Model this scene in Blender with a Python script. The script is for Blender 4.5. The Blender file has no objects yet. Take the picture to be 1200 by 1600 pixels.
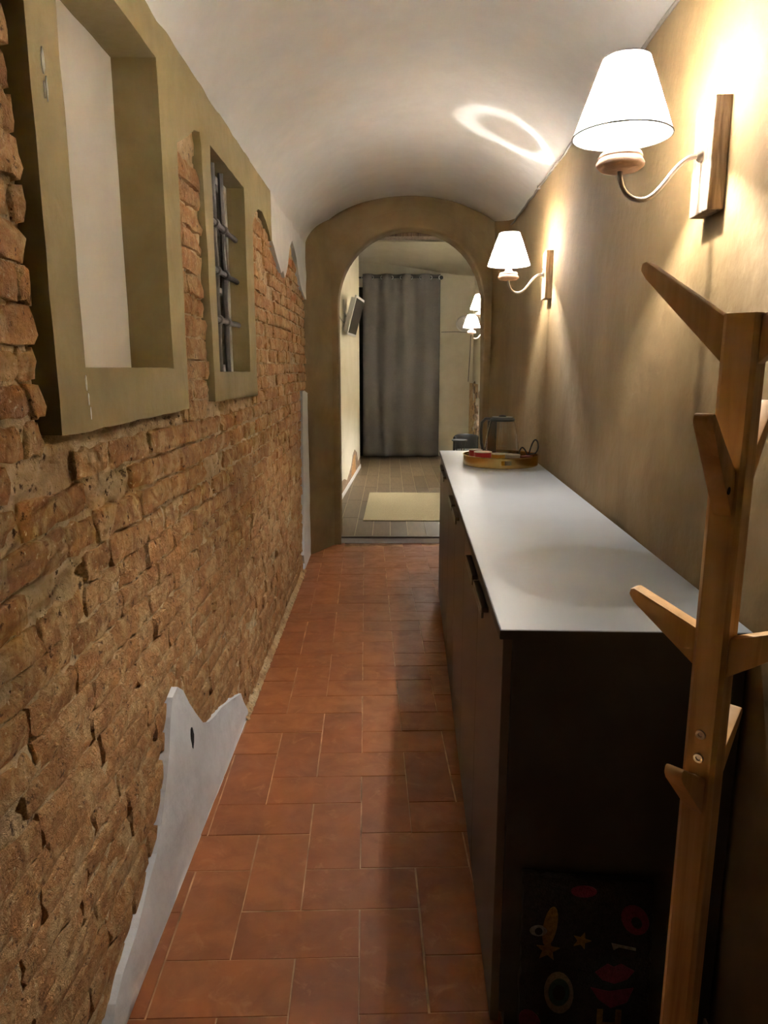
import bpy, bmesh, math, random
from mathutils import Vector, Matrix, noise
random.seed(7)
PI = math.pi
S = bpy.context.scene
C = S.collection

# ------------------------------------------------------------------ camera
F_PX, CAM_H = 1109.0, 1.40
PITCH = math.atan(223.0 / F_PX)
cam = bpy.data.cameras.new('camera')
cam.sensor_fit = 'VERTICAL'
cam.sensor_height = 36.0
cam.lens = 36.0 * F_PX / 1600.0
cam.clip_start = 0.02
co = bpy.data.objects.new('camera', cam)
co.location = (0, 0, CAM_H)
co.rotation_euler = (PI / 2 - PITCH, 0, 0)
C.objects.link(co)
S.camera = co

# ------------------------------------------------------------------ world, exposure
w = bpy.data.worlds.new('world')
S.world = w
w.use_nodes = True
w.node_tree.nodes['Background'].inputs[0].default_value = (0.02, 0.018, 0.015, 1)
w.node_tree.nodes['Background'].inputs[1].default_value = 0.3
S.view_settings.view_transform = 'Standard'
S.view_settings.look = 'None'
S.view_settings.gamma = 1.0
S.view_settings.use_curve_mapping = False
S.view_settings.exposure = 2.95
S.cycles.max_bounces = 7
S.cycles.caustics_reflective = False
S.cycles.caustics_refractive = False
BULB = 900.0          # corridor bulbs
BULB_ROOM = 2200.0     # bulbs of the far room
LIGHT_COL = (1.0, 0.965, 0.905, 1)

# ------------------------------------------------------------------ materials
def new_mat(name):
    m = bpy.data.materials.new(name)
    m.use_nodes = True
    nt = m.node_tree
    return m, nt, nt.nodes['Principled BSDF']

def lk(nt, a, b): nt.links.new(a, b)

def coords(nt, scale=(1, 1, 1), kind='Object'):
    tc = nt.nodes.new('ShaderNodeTexCoord')
    mp = nt.nodes.new('ShaderNodeMapping')
    mp.inputs['Scale'].default_value = scale
    lk(nt, tc.outputs[kind], mp.inputs['Vector'])
    return mp.outputs['Vector']

def noise_n(nt, vec, scale, detail=4, rough=0.55, dist=0.0):
    n = nt.nodes.new('ShaderNodeTexNoise')
    n.inputs['Scale'].default_value = scale
    n.inputs['Detail'].default_value = detail
    n.inputs['Roughness'].default_value = rough
    n.inputs['Distortion'].default_value = dist
    lk(nt, vec, n.inputs['Vector'])
    return n.outputs['Fac']

def ramp(nt, fac, stops):
    r = nt.nodes.new('ShaderNodeValToRGB')
    e = r.color_ramp.elements
    while len(e) < len(stops): e.new(0.5)
    for i, (p, c) in enumerate(stops):
        e[i].position = p
        e[i].color = (c[0], c[1], c[2], 1) if not isinstance(c, (int, float)) else (c, c, c, 1)
    lk(nt, fac, r.inputs['Fac'])
    return r.outputs['Color']

def mixc(nt, fac, a, b, mode='MIX'):
    m = nt.nodes.new('ShaderNodeMix')
    m.data_type = 'RGBA'
    m.blend_type = mode
    for s, v in (('Factor', fac), ('A', a), ('B', b)):
        sock = [i for i in m.inputs if i.name == s and (i.type == 'RGBA' or s == 'Factor') and i.enabled][0]
        if hasattr(v, 'links') or hasattr(v, 'is_linked'): lk(nt, v, sock)
        elif isinstance(v, (int, float)): sock.default_value = v if s == 'Factor' else (v, v, v, 1)
        else: sock.default_value = (v[0], v[1], v[2], 1)
    return [o for o in m.outputs if o.type == 'RGBA'][0]

def bump(nt, bs, h, strength, dist=0.01, prev=None):
    b = nt.nodes.new('ShaderNodeBump')
    b.inputs['Strength'].default_value = strength
    b.inputs['Distance'].default_value = dist
    lk(nt, h, b.inputs['Height'])
    if prev is not None: lk(nt, prev, b.inputs['Normal'])
    lk(nt, b.outputs['Normal'], bs.inputs['Normal'])
    return b.outputs['Normal']

def plain(name, col, rough=0.5, metal=0.0, var=0.12, vs=6.0, bmp=0.0, bs_scale=60.0, bdist=0.004, scale=(1, 1, 1), coat=0.0):
    m, nt, b = new_mat(name)
    v = coords(nt, scale)
    n = noise_n(nt, v, vs, 5)
    lo = [c * (1 - var) for c in col]; hi = [min(1, c * (1 + var)) for c in col]
    lk(nt, ramp(nt, n, [(0.3, lo), (0.7, hi)]), b.inputs['Base Color'])
    b.inputs['Roughness'].default_value = rough
    b.inputs['Metallic'].default_value = metal
    if coat: b.inputs['Coat Weight'].default_value = coat
    if bmp:
        bump(nt, b, noise_n(nt, v, bs_scale, 4), bmp, bdist)
    return m

def plaster(name, c1, c2, c3, rough=0.85, streak=False, bstr=0.35):
    """mottled limewash: two scales of cloudy colour, trowel relief"""
    m, nt, b = new_mat(name)
    v = coords(nt, (1, 1, 0.35) if streak else (1, 1, 1))
    n1 = noise_n(nt, v, 2.6, 6, 0.6, 0.4)
    n2 = noise_n(nt, v, 11.0, 5, 0.6)
    c = ramp(nt, n1, [(0.3, c1), (0.5, c2), (0.72, c3)])
    c = mixc(nt, mixc(nt, 1.0, n2, (0.45, 0.45, 0.45), 'MULTIPLY'), c, [x * 0.78 for x in c1])
    lk(nt, c, b.inputs['Base Color'])
    b.inputs['Roughness'].default_value = rough
    vv = coords(nt)
    nb = bump(nt, b, noise_n(nt, vv, 9.0, 3), bstr, 0.02)
    bump(nt, b, noise_n(nt, vv, 130.0, 3), bstr * 0.5, 0.003, nb)
    return m

M = {}
M['ochre'] = plaster('ochre_plaster', (0.168, 0.116, 0.038), (0.222, 0.160, 0.060), (0.290, 0.208, 0.088))
M['ochre_wall'] = plaster('ochre_wall', (0.172, 0.104, 0.037), (0.215, 0.138, 0.053), (0.272, 0.185, 0.081), streak=True)
M['brown_plaster'] = plaster('brown_plaster', (0.15, 0.095, 0.035), (0.20, 0.128, 0.05), (0.25, 0.165, 0.07))
M['white'] = plaster('white_plaster', (0.76, 0.755, 0.75), (0.81, 0.805, 0.80), (0.84, 0.835, 0.83), bstr=0.22)
M['white_patch'] = plaster('white_patch', (0.68, 0.67, 0.67), (0.74, 0.735, 0.735), (0.79, 0.785, 0.78), bstr=0.5)
M['room_white'] = plaster('room_white', (0.68, 0.615, 0.475), (0.73, 0.67, 0.53), (0.77, 0.715, 0.585), bstr=0.12)
M['cream'] = plaster('niche_cream', (0.82, 0.77, 0.68), (0.85, 0.80, 0.715), (0.87, 0.83, 0.755), bstr=0.15)

def brick_mat():
    m, nt, b = new_mat('old_brick')
    v = coords(nt)
    g = nt.nodes.new('ShaderNodeNewGeometry')
    rnd = g.outputs['Random Per Island']
    base = ramp(nt, rnd, [(0.0, (0.520, 0.217, 0.065)), (0.25, (0.607, 0.296, 0.103)), (0.5, (0.665, 0.348, 0.134)),
                          (0.7, (0.577, 0.258, 0.082)), (0.85, (0.708, 0.406, 0.173)), (1.0, (0.620, 0.217, 0.052))])
    n1 = noise_n(nt, v, 16.0, 6, 0.7, 0.6)
    base = mixc(nt, ramp(nt, n1, [(0.40, 0.0), (0.72, 0.8)]), base, (0.311, 0.138, 0.048))
    n2 = noise_n(nt, v, 9.0, 6, 0.75, 1.0)
    base = mixc(nt, ramp(nt, n2, [(0.47, 0.0), (0.62, 0.85)]), base, (0.722, 0.470, 0.217))
    n3 = noise_n(nt, v, 48.0, 5, 0.7)
    base = mixc(nt, ramp(nt, n3, [(0.60, 0.0), (0.66, 0.85)]), base, (0.122, 0.058, 0.025))  # dark pits: crevice shade put into the brick colour
    n4 = noise_n(nt, v, 75.0, 4, 0.6)
    base = mixc(nt, ramp(nt, n4, [(0.63, 0.0), (0.70, 0.7)]), base, (0.850, 0.666, 0.371))
    lk(nt, base, b.inputs['Base Color'])
    b.inputs['Roughness'].default_value = 0.92
    nb = bump(nt, b, noise_n(nt, v, 38.0, 6, 0.75, 0.4), 1.0, 0.030)
    bump(nt, b, n3, 0.7, -0.010, nb)
    return m
M['brick'] = brick_mat()

def mortar_mat():
    m, nt, b = new_mat('old_mortar')
    v = coords(nt)
    n1 = noise_n(nt, v, 7.0, 6, 0.7, 0.5)
    c = ramp(nt, n1, [(0.30, (0.425, 0.236, 0.107)), (0.48, (0.595, 0.389, 0.191)), (0.66, (0.764, 0.571, 0.320))])
    n2 = noise_n(nt, v, 42.0, 5, 0.7)
    c = mixc(nt, ramp(nt, n2, [(0.57, 0.0), (0.64, 0.9)]), c, (0.120, 0.066, 0.034))  # dark specks paint the shade of small crevices in the mortar
    lk(nt, c, b.inputs['Base Color'])
    b.inputs['Roughness'].default_value = 0.95
    nb = bump(nt, b, noise_n(nt, v, 30.0, 6, 0.75, 0.5), 1.0, 0.024)
    bump(nt, b, n2, 0.7, -0.010, nb)
    return m
M['mortar'] = mortar_mat()

def tile_mat():
    m, nt, b = new_mat('terracotta')
    oi = nt.nodes.new('ShaderNodeObjectInfo')
    tc = nt.nodes.new('ShaderNodeTexCoord')
    ad = nt.nodes.new('ShaderNodeVectorMath'); ad.operation = 'MULTIPLY_ADD'
    cb = nt.nodes.new('ShaderNodeCombineXYZ')
    for i in range(3): lk(nt, oi.outputs['Random'], cb.inputs[i])
    lk(nt, cb.outputs[0], ad.inputs[0]); ad.inputs[1].default_value = (37, 53, 11)
    lk(nt, tc.outputs['Object'], ad.inputs[2])
    v = ad.outputs[0]
    base = ramp(nt, oi.outputs['Random'], [(0.0, (0.237, 0.071, 0.022)), (0.35, (0.307, 0.100, 0.030)), (0.65, (0.269, 0.083, 0.026)), (1.0, (0.346, 0.118, 0.037))])
    n1 = noise_n(nt, v, 9.0, 6, 0.62, 0.5)
    base = mixc(nt, ramp(nt, n1, [(0.4, 0.0), (0.75, 0.65)]), base, (0.147, 0.048, 0.020))
    n2 = noise_n(nt, v, 13.0, 7, 0.7, 1.0)
    base = mixc(nt, ramp(nt, n2, [(0.56, 0.0), (0.75, 0.55)]), base, (0.461, 0.195, 0.084))
    lk(nt, base, b.inputs['Base Color'])
    lk(nt, ramp(nt, n1, [(0.3, 0.36), (0.7, 0.55)]), b.inputs['Roughness'])
    b.inputs['Specular IOR Level'].default_value = 0.45
    bump(nt, b, noise_n(nt, v, 16.0, 5), 0.25, 0.004)
    return m
M['tile'] = tile_mat()
M['grout'] = plain('floor_grout', (0.44, 0.25, 0.14), 0.9, var=0.6, vs=9)

def plank_mat():
    m, nt, b = new_mat('plank_tile')
    oi = nt.nodes.new('ShaderNodeObjectInfo')
    v = coords(nt, (1, 0.12, 1))
    base = ramp(nt, oi.outputs['Random'], [(0.0, (0.095, 0.064, 0.033)), (0.5, (0.130, 0.089, 0.047)), (1.0, (0.160, 0.114, 0.061))])
    n = noise_n(nt, v, 42.0, 5, 0.6, 0.6)
    base = mixc(nt, ramp(nt, n, [(0.35, 0.0), (0.7, 0.55)]), base, (0.055, 0.038, 0.021))
    lk(nt, base, b.inputs['Base Color'])
    b.inputs['Roughness'].default_value = 0.5
    return m
M['plank'] = plank_mat()
M['plank_grout'] = plain('plank_grout', (0.36, 0.31, 0.22), 0.9)

def wood_mat(name, dark, mid, light, scale=(30, 30, 1.6), rough=0.5, bmp=0.15):
    m, nt, b = new_mat(name)
    v = coords(nt, scale)
    n = noise_n(nt, v, 1.0, 6, 0.6, 1.2)
    c = ramp(nt, n, [(0.28, dark), (0.48, mid), (0.72, light)])
    lk(nt, c, b.inputs['Base Color'])
    b.inputs['Roughness'].default_value = rough
    bump(nt, b, n, bmp, 0.003)
    return m
M['pine'] = wood_mat('pine', (0.44, 0.235, 0.085), (0.62, 0.37, 0.155), (0.72, 0.47, 0.225), (26, 26, 1.2), 0.5, 0.05)
M['old_wood'] = wood_mat('weathered_wood', (0.07, 0.045, 0.028), (0.20, 0.138, 0.092), (0.34, 0.255, 0.185), (60, 60, 5), 0.85, 0.8)

M['cab'] = plain('cabinet_laminate', (0.105, 0.076, 0.056), 0.5, var=0.05)
M['cab_shaded'] = plain('cabinet_shaded', (0.034, 0.026, 0.020), 0.55, var=0.05)  # darker copy of the door laminate, shade of the sides put into it
M['top'] = plain('worktop_laminate', (0.305, 0.320, 0.335), 0.36, var=0.06, vs=3.0, bmp=0.02, bs_scale=200, bdist=0.001)
M['handle'] = plain('handle_metal', (0.11, 0.095, 0.08), 0.38, 0.8)
M['steel'] = plain('steel', (0.60, 0.58, 0.56), 0.3, 1.0)
M['arm'] = plain('sconce_arm_metal', (0.42, 0.37, 0.33), 0.32, 0.9)
M['clay'] = plain('clay', (0.58, 0.40, 0.31), 0.8, var=0.2, vs=25, bmp=0.5, bs_scale=70)
M['socket'] = plain('socket_white', (0.78, 0.76, 0.74), 0.4, var=0.03)
M['iron'] = plain('forged_iron', (0.050, 0.038, 0.030), 0.6, 0.15, var=0.3, vs=30, bmp=0.4, bs_scale=90)
M['brass'] = plain('brass', (0.60, 0.40, 0.14), 0.22, 1.0, var=0.08)
M['black'] = plain('black_plastic', (0.010, 0.010, 0.010), 0.45, var=0.1)
M['red'] = plain('red_tin', (0.48, 0.015, 0.020), 0.35, var=0.05)
M['yellow'] = plain('yellow_tin', (0.80, 0.36, 0.015), 0.35, var=0.05)
M['maroon'] = plain('maroon_card', (0.14, 0.025, 0.02), 0.6)
M['offwhite'] = plain('off_white', (0.78, 0.75, 0.70), 0.4, var=0.03)
M['curtain'] = plain('curtain_cloth', (0.118, 0.104, 0.090), 0.9, var=0.06, vs=40, bmp=0.15, bs_scale=400, bdist=0.001)
M['jute'] = plain('jute', (0.33, 0.27, 0.150), 0.95, var=0.18, vs=90, bmp=0.4, bs_scale=220)
M['mat_pile'] = plain('mat_pile', (0.018, 0.016, 0.016), 1.0, var=0.4, vs=120, bmp=1.0, bs_scale=260, bdist=0.006)
M['pile_pink'] = plain('pile_pink', (0.151, 0.019, 0.042), 1.0, var=0.3, vs=120, bmp=0.8, bs_scale=260)
M['pile_gold'] = plain('pile_gold', (0.231, 0.126, 0.029), 1.0, var=0.3, vs=120, bmp=0.8, bs_scale=260)
M['pile_cream'] = plain('pile_cream', (0.252, 0.231, 0.202), 1.0, var=0.3, vs=120, bmp=0.8, bs_scale=260)
M['pile_teal'] = plain('pile_teal', (0.034, 0.084, 0.092), 1.0, var=0.3, vs=120, bmp=0.8, bs_scale=260)
M['cable'] = plain('grey_cable', (0.20, 0.18, 0.16), 0.6)
M['silver'] = plain('silver_plastic', (0.62, 0.61, 0.59), 0.35, 0.2, var=0.04)
M['screen'] = plain('screen', (0.018, 0.014, 0.012), 0.25, var=0.1)
M['stone'] = plain('rubble', (0.30, 0.20, 0.12), 0.95, var=0.5, vs=18, bmp=0.8, bs_scale=40, bdist=0.02)
M['hole_dark'] = plain('painted_darkness', (0.012, 0.010, 0.009), 1.0)  # near-black colour stands in for shade inside holes and the far recess
M['winback'] = plain('window_backing', (0.66, 0.65, 0.57), 0.5, var=0.35, vs=4)  # pale cloudy tone stands in for reflections in the window glass
M['threshold'] = plain('threshold_metal', (0.46, 0.45, 0.43), 0.45, 0.2)

def glass_mat(name, tint=(1, 1, 1), rough=0.0):
    m, nt, b = new_mat(name)
    n = noise_n(nt, coords(nt), 3.0, 2)
    lk(nt, ramp(nt, n, [(0.0, tint), (1.0, [c * 0.97 for c in tint])]), b.inputs['Base Color'])
    b.inputs['Transmission Weight'].default_value = 1.0
    b.inputs['Roughness'].default_value = rough
    b.inputs['IOR'].default_value = 1.45
    return m
M['glass'] = glass_mat('clear_glass')
def pane_mat():
    m, nt, b = new_mat('window_glass')
    t = nt.nodes.new('ShaderNodeBsdfTransparent'); g = nt.nodes.new('ShaderNodeBsdfGlossy')
    t.inputs[0].default_value = (.86, .88, .82, 1); g.inputs['Roughness'].default_value = .04
    f = nt.nodes.new('ShaderNodeFresnel'); f.inputs[0].default_value = 1.5
    mx = nt.nodes.new('ShaderNodeMixShader')
    lk(nt, f.outputs[0], mx.inputs[0]); lk(nt, t.outputs[0], mx.inputs[1]); lk(nt, g.outputs[0], mx.inputs[2])
    lk(nt, mx.outputs[0], nt.nodes['Material Output'].inputs['Surface'])
    return m
M['pane'] = pane_mat()

def shade_mat():
    m, nt, b = new_mat('shade_cloth')
    n = noise_n(nt, coords(nt), 160.0, 2)
    col = ramp(nt, n, [(0.3, (0.90, 0.86, 0.79)), (0.7, (0.94, 0.91, 0.85))])
    d = nt.nodes.new('ShaderNodeBsdfDiffuse'); t = nt.nodes.new('ShaderNodeBsdfTranslucent')
    lk(nt, col, d.inputs['Color']); lk(nt, col, t.inputs['Color'])
    mx = nt.nodes.new('ShaderNodeMixShader'); mx.inputs[0].default_value = 0.86
    lk(nt, d.outputs[0], mx.inputs[1]); lk(nt, t.outputs[0], mx.inputs[2])
    lk(nt, mx.outputs[0], nt.nodes['Material Output'].inputs['Surface'])
    return m
M['shade'] = shade_mat()
M['hem'] = plain('shade_hem', (0.09, 0.08, 0.07), 0.9)

def bulb_mat(name, strength):
    m, nt, b = new_mat(name)
    n = noise_n(nt, coords(nt), 2.0, 1)
    lk(nt, ramp(nt, n, [(0.0, LIGHT_COL[:3]), (1.0, LIGHT_COL[:3])]), b.inputs['Emission Color'])
    b.inputs['Base Color'].default_value = (0.9, 0.9, 0.9, 1)
    b.inputs['Emission Strength'].default_value = strength
    return m
M['bulb'] = bulb_mat('lit_bulb', BULB)
M['bulb_room'] = bulb_mat('lit_bulb_far_room', BULB_ROOM)

# ------------------------------------------------------------------ helpers
class MB:
    def __init__(s): s.v = []; s.f = []
    def add(s, vs, fs):
        o = len(s.v); s.v += [tuple(p) for p in vs]; s.f += [tuple(i + o for i in f) for f in fs]; return s
    def box(s, x0, x1, y0, y1, z0, z1, mat=None):
        vs = [(x0, y0, z0), (x1, y0, z0), (x1, y1, z0), (x0, y1, z0), (x0, y0, z1), (x1, y0, z1), (x1, y1, z1), (x0, y1, z1)]
        if mat is not None: vs = [mat @ Vector(p) for p in vs]
        return s.add(vs, [(0, 3, 2, 1), (4, 5, 6, 7), (0, 1, 5, 4), (1, 2, 6, 5), (2, 3, 7, 6), (3, 0, 4, 7)])
    def lathe(s, prof, seg=32, c=(0, 0, 0), close=False):
        n = len(prof); vs = []; fs = []
        for i in range(seg):
            a = 2 * PI * i / seg
            for r, z in prof: vs.append((c[0] + r * math.cos(a), c[1] + r * math.sin(a), c[2] + z))
        for i in range(seg):
            j = (i + 1) % seg
            for k in range(n if close else n - 1):
                k2 = (k + 1) % n
                fs.append((i * n + k, j * n + k, j * n + k2, i * n + k2))
        return s.add(vs, fs)
    def tube(s, pts, r, seg=10, caps=True):
        pts = [Vector(p) for p in pts]; n = len(pts); vs = []; fs = []
        up = None
        for i, p in enumerate(pts):
            d = (pts[min(i + 1, n - 1)] - pts[max(i - 1, 0)]).normalized()
            if up is None:
                up = Vector((0, 0, 1)) if abs(d.z) < 0.9 else Vector((1, 0, 0))
            a = d.cross(up).normalized(); up = a.cross(d).normalized()
            rr = r[i] if isinstance(r, (list, tuple)) else r
            for k in range(seg):
                t = 2 * PI * k / seg
                vs.append(p + (a * math.cos(t) + up * math.sin(t)) * rr)
        for i in range(n - 1):
            for k in range(seg):
                k2 = (k + 1) % seg
                fs.append((i * seg + k, i * seg + k2, (i + 1) * seg + k2, (i + 1) * seg + k))
        if caps:
            fs.append(tuple(range(seg - 1, -1, -1))); fs.append(tuple((n - 1) * seg + k for k in range(seg)))
        return s.add(vs, fs)
    def prism(s, poly, fn):
        """poly: 2-D outline; fn(u, v, k) -> 3-D point for k = 0 (back) / 1 (front)"""
        n = len(poly)
        vs = [fn(u, v, 0) for u, v in poly] + [fn(u, v, 1) for u, v in poly]
        fs = [tuple(range(n - 1, -1, -1)), tuple(range(n, 2 * n))]
        fs += [(i, (i + 1) % n, n + (i + 1) % n, n + i) for i in range(n)]
        return s.add(vs, fs)
    def build(s, name, mat, parent=None, smooth=False, bevel=0.0, bseg=2, sharp=40):
        me = bpy.data.meshes.new(name)
        me.from_pydata(s.v, [], s.f)
        bm = bmesh.new(); bm.from_mesh(me)
        bmesh.ops.recalc_face_normals(bm, faces=bm.faces)
        if bevel:
            es = [e for e in bm.edges if len(e.link_faces) == 2 and e.calc_face_angle(0) > 0.5]
            bmesh.ops.bevel(bm, geom=es, offset=bevel, segments=bseg, affect='EDGES', profile=0.6, clamp_overlap=True)
        bm.to_mesh(me); bm.free()
        if smooth:
            me.polygons.foreach_set('use_smooth', [True] * len(me.polygons))
            me.set_sharp_from_angle(angle=math.radians(sharp))
        me.materials.append(mat)
        o = bpy.data.objects.new(name, me)
        C.objects.link(o)
        if parent is not None: o.parent = parent
        return o

def tag(o, label=None, cat=None, group=None, kind=None):
    if label: o['label'] = label
    if cat: o['category'] = cat
    if group: o['group'] = group
    if kind: o['kind'] = kind
    return o

def thing(name, label, cat, loc=(0, 0, 0), rotz=0.0, group=None):
    o = bpy.data.objects.new(name, None)
    o.empty_display_size = 0.05
    C.objects.link(o); o.location = loc; o.rotation_euler = (0, 0, rotz)
    return tag(o, label, cat, group)

def copy_tree(o, parent=None):
    c = o.copy(); C.objects.link(c); c.parent = parent
    for ch in o.children: copy_tree(ch, c)
    return c

def struct(o, label=None): return tag(o, label, None, None, 'structure')

def nz(x, y, z, s): return noise.noise(Vector((x * s, y * s, z * s)))

def grid(nu, nv, fn, keep=None):
    mb = MB(); vs = []; fs = []
    for j in range(nv + 1):
        for i in range(nu + 1): vs.append(fn(i / nu, j / nv))
    for j in range(nv):
        for i in range(nu):
            if keep is None or keep((i + .5) / nu, (j + .5) / nv):
                a = j * (nu + 1) + i
                fs.append((a, a + 1, a + nu + 2, a + nu + 1))
    return mb.add(vs, fs)

# ------------------------------------------------------------------ the corridor: main dimensions
Y0, YE = -4.0, 5.62                    # behind the camera, end wall with the arch
LX = -0.575                            # left wall face
def RX(y): return 0.64 + 0.05 * y      # right wall face
def zL(y): return 2.195 + 0.006 * y
def zR(y): return 2.245 + 0.0292 * y

# ---- floor
fl = grid(8, 24, lambda u, v: (-0.9 + 2.0 * u, Y0 + (5.66 - Y0) * v, -0.0022)).build('floor', M['grout'])
struct(fl, 'terracotta tile floor of the narrow vaulted corridor')
W = 0.1565
TA = 0.025
ca, sa = math.cos(TA), math.sin(TA)
O2 = Vector((-0.372, 1.470))
def tile_mesh(lx, ly):
    g = 0.0011; b = 0.0013
    a0, a1, b0, b1 = -lx / 2 + g, lx / 2 - g, -ly / 2 + g, ly / 2 - g
    mb = MB()
    vs = [(a0, b0, -.02), (a1, b0, -.02), (a1, b1, -.02), (a0, b1, -.02),
          (a0, b0, -.003), (a1, b0, -.003), (a1, b1, -.003), (a0, b1, -.003),
          (a0 + b, b0 + b, 0), (a1 - b, b0 + b, 0), (a1 - b, b1 - b, 0), (a0 + b, b1 - b, 0)]
    fs = [(8, 9, 10, 11)]
    for i in range(4):
        j = (i + 1) % 4
        fs += [(i, j, 4 + j, 4 + i), (4 + i, 4 + j, 8 + j, 8 + i)]
    mb.add(vs, fs)
    return mb
proto_h = tile_mesh(2 * W, W).build('floor_tile', M['tile'], fl)
proto_v = tile_mesh(W, 2 * W).build('floor_tile', M['tile'], fl)
used = {'h': False, 'v': False}
for i in range(-9, 12):
    for j in range(-11, 32):
        k = (i - j) % 4
        if k == 0: kind, cx, cy = 'h', (i + 1) * W, (j + .5) * W
        elif k == 3: kind, cx, cy = 'v', (i + .5) * W, (j + 1) * W
        else: continue
        x = O2.x + cx * ca - cy * sa; y = O2.y + cx * sa + cy * ca
        if not (-0.72 < x and 0.15 < y < 5.62): continue
        if y > 1.25 and x > 0.24 + .0385 * y + 0.1: continue
        if y <= 1.25 and x > 0.72: continue
        if y > 5.5 and (x < -.45): continue
        if y > 5.62 - (W if kind == 'v' else W / 2): 
            if y > 5.60: continue
        p = proto_h if kind == 'h' else proto_v
        if used[kind]:
            o = p.copy(); C.objects.link(o)
        else:
            o = p; used[kind] = True
        o.location = (x + random.uniform(-.0012, .0012), y + random.uniform(-.0012, .0012), random.uniform(-.0008, .0006))
        o.rotation_euler = (random.uniform(-.003, .003), random.uniform(-.003, .003), TA + random.uniform(-.004, .004) + (PI if random.random() < .5 else 0))

# ---- left wall: rubble and mortar core with the niche and the window cut out
NI = (1.356, 1.926, 1.403, 2.15)       # niche: y0, y1, z0, z1
WI = (2.467, 3.03, 1.390, 2.108)       # window opening
def in_hole(y, z, g=0.0):
    for a in (NI, WI):
        if a[0] - g < y < a[1] + g and a[2] - g < z < a[3] + g: return True
    return False
def core_y(u): return Y0 + (0.4 - Y0) * u / .12 if u < .12 else 0.4 + (5.45 - 0.4) * (u - .12) / .88
def core(u, v):
    y = core_y(u); z = 2.32 * v
    d = 0.004 * nz(y, z, 3.1, 7) + 0.0045 * nz(y, z, 9.2, 19) + 0.0045 * nz(y, z, 1.4, 41)
    pit = nz(y * 1.0, z * 1.6, 8.8, 15)
    d -= .030 * max(0, min(1, (pit - .30) / .15))
    if 1.19 < y < 1.25 and z > 1.27: d -= .02
    return (LX - 0.0088 + d, y, z)
wl = grid(560, 150, core, lambda u, v: not in_hole(core_y(u), 2.32 * v, 0.03)).build('wall_left', M['mortar'], smooth=True, sharp=180)
struct(wl, 'old exposed brick wall along the left side of the corridor')

# outline of things that cover bricks (y0, y1, z0, z1)
COVER = [(1.205, 2.062, 1.282, 2.4), (2.375, 3.185, 1.283, 2.4)]
def brick_geo(y0, y1, z0, z1):
    nx = 6 if y1 - y0 > .15 else 4
    nzv = 3
    mb = MB(); vs = []; fs = []
    d0 = random.uniform(-.0015, .0060); tilt = random.uniform(-.003, .003); tz = random.uniform(-.003, .002)
    chip = random.random(); cu_, cv_ = random.choice((0, 1)), random.choice((0, 1))
    for j in range(nzv + 1):
        for i in range(nx + 1):
            u = i / nx; v = j / nzv
            y = y0 + (y1 - y0) * u; z = z0 + (z1 - z0) * v
            e = (i in (0, nx)) or (j in (0, nzv))
            x = LX + d0 + tilt * (u - .5) * 2 + tz * (v - .5) * 2 + random.uniform(-.0018, .0018)
            if e:
                x -= random.uniform(.0005, .005)
                y += random.uniform(-.005, .005); z += random.uniform(-.005, .005)
                if i in (0, nx) and j in (0, nzv): x -= .002; y += .004 * (1 if i == 0 else -1)
            elif i > 0 and i < nx: y += random.uniform(-.006, .006); z += random.uniform(-.004, .004)
            if chip < .35 and abs(u - cu_) < .3 and abs(v - cv_) < .6: x -= random.uniform(.004, .011)
            vs.append((x, y, z))
    ring = [i for i in range(nx + 1)] + [(nx + 1) * j + nx for j in range(1, nzv + 1)] + \
           [(nx + 1) * nzv + i for i in range(nx - 1, -1, -1)] + [(nx + 1) * j for j in range(nzv - 1, 0, -1)]
    for j in range(nzv):
        for i in range(nx):
            a = j * (nx + 1) + i
            fs.append((a, a + 1, a + nx + 2, a + nx + 1))
    base = len(vs)
    yc, zc_ = (y0 + y1) / 2, (z0 + z1) / 2
    for r in ring:
        p = vs[r]; vs.append((LX - .026, p[1] + (.005 if p[1] > yc else -.005), p[2] + (.003 if p[2] > zc_ else -.003)))
    n = len(ring)
    for q in range(n): fs.append((ring[q], base + q, base + (q + 1) % n, ring[(q + 1) % n]))
    mb.add(vs, fs)
    return mb
def px_area(y, z, dy, dz):
    if y < .3: return 0
    dep = y * math.cos(PITCH) - (z - CAM_H) * math.sin(PITCH)
    up = (z - CAM_H) * math.cos(PITCH) + y * math.sin(PITCH)
    xx = 600 + F_PX * LX / dep; yy = 800 - F_PX * up / dep
    if xx < -20 or yy < -20 or yy > 1620: return 0
    return dy * dz * abs(LX) / dep ** 3
bricks = []
z = 0.012
while z < 2.17:
    h = random.uniform(.050, .058)
    y = 0.45 + random.uniform(0, .22)
    while y < 5.34:
        L = random.choice([.235, .25, .255, .21, .125, .24, .17])
        y1 = min(y + L, 5.36)
        segs = [(y, y1)]
        for c in COVER:
            if z + h > c[2] + .004 and z < c[3]:
                ns = []
                for a, b in segs:
                    if b <= c[0] or a >= c[1]: ns.append((a, b)); continue
                    if a < c[0] - .035: ns.append((a, c[0]))
                    if b > c[1] + .035: ns.append((c[1], b))
                segs = ns
        for a, b in segs:
            top = 2.12 if a < 1.25 else (2.02 if 2.0 < a < 2.4 else (2.08 if a < 3.72 else 2.12))
            if z + h < top and b - a > .03:
                if random.random() > .03:
                    zz = z + .006 * math.sin(a * 1.7) 
                    bricks.append((px_area((a + b) / 2, z, b - a, h), a, b, zz, zz + h))
        y = y1 + random.uniform(.006, .013)
    z += h + random.uniform(.008, .012)
bricks.sort(key=lambda t: -t[0])
rest = MB()
for n, (_, a, b, c, d) in enumerate(bricks):
    g = brick_geo(a, b, c, d)
    if n < 298: g.build('brick', M['brick'], wl, smooth=True, sharp=38)
    else: rest.add(g.v, g.f)
r = rest.build('brick_rest', M['brick'], wl, smooth=True, sharp=38)
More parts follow.
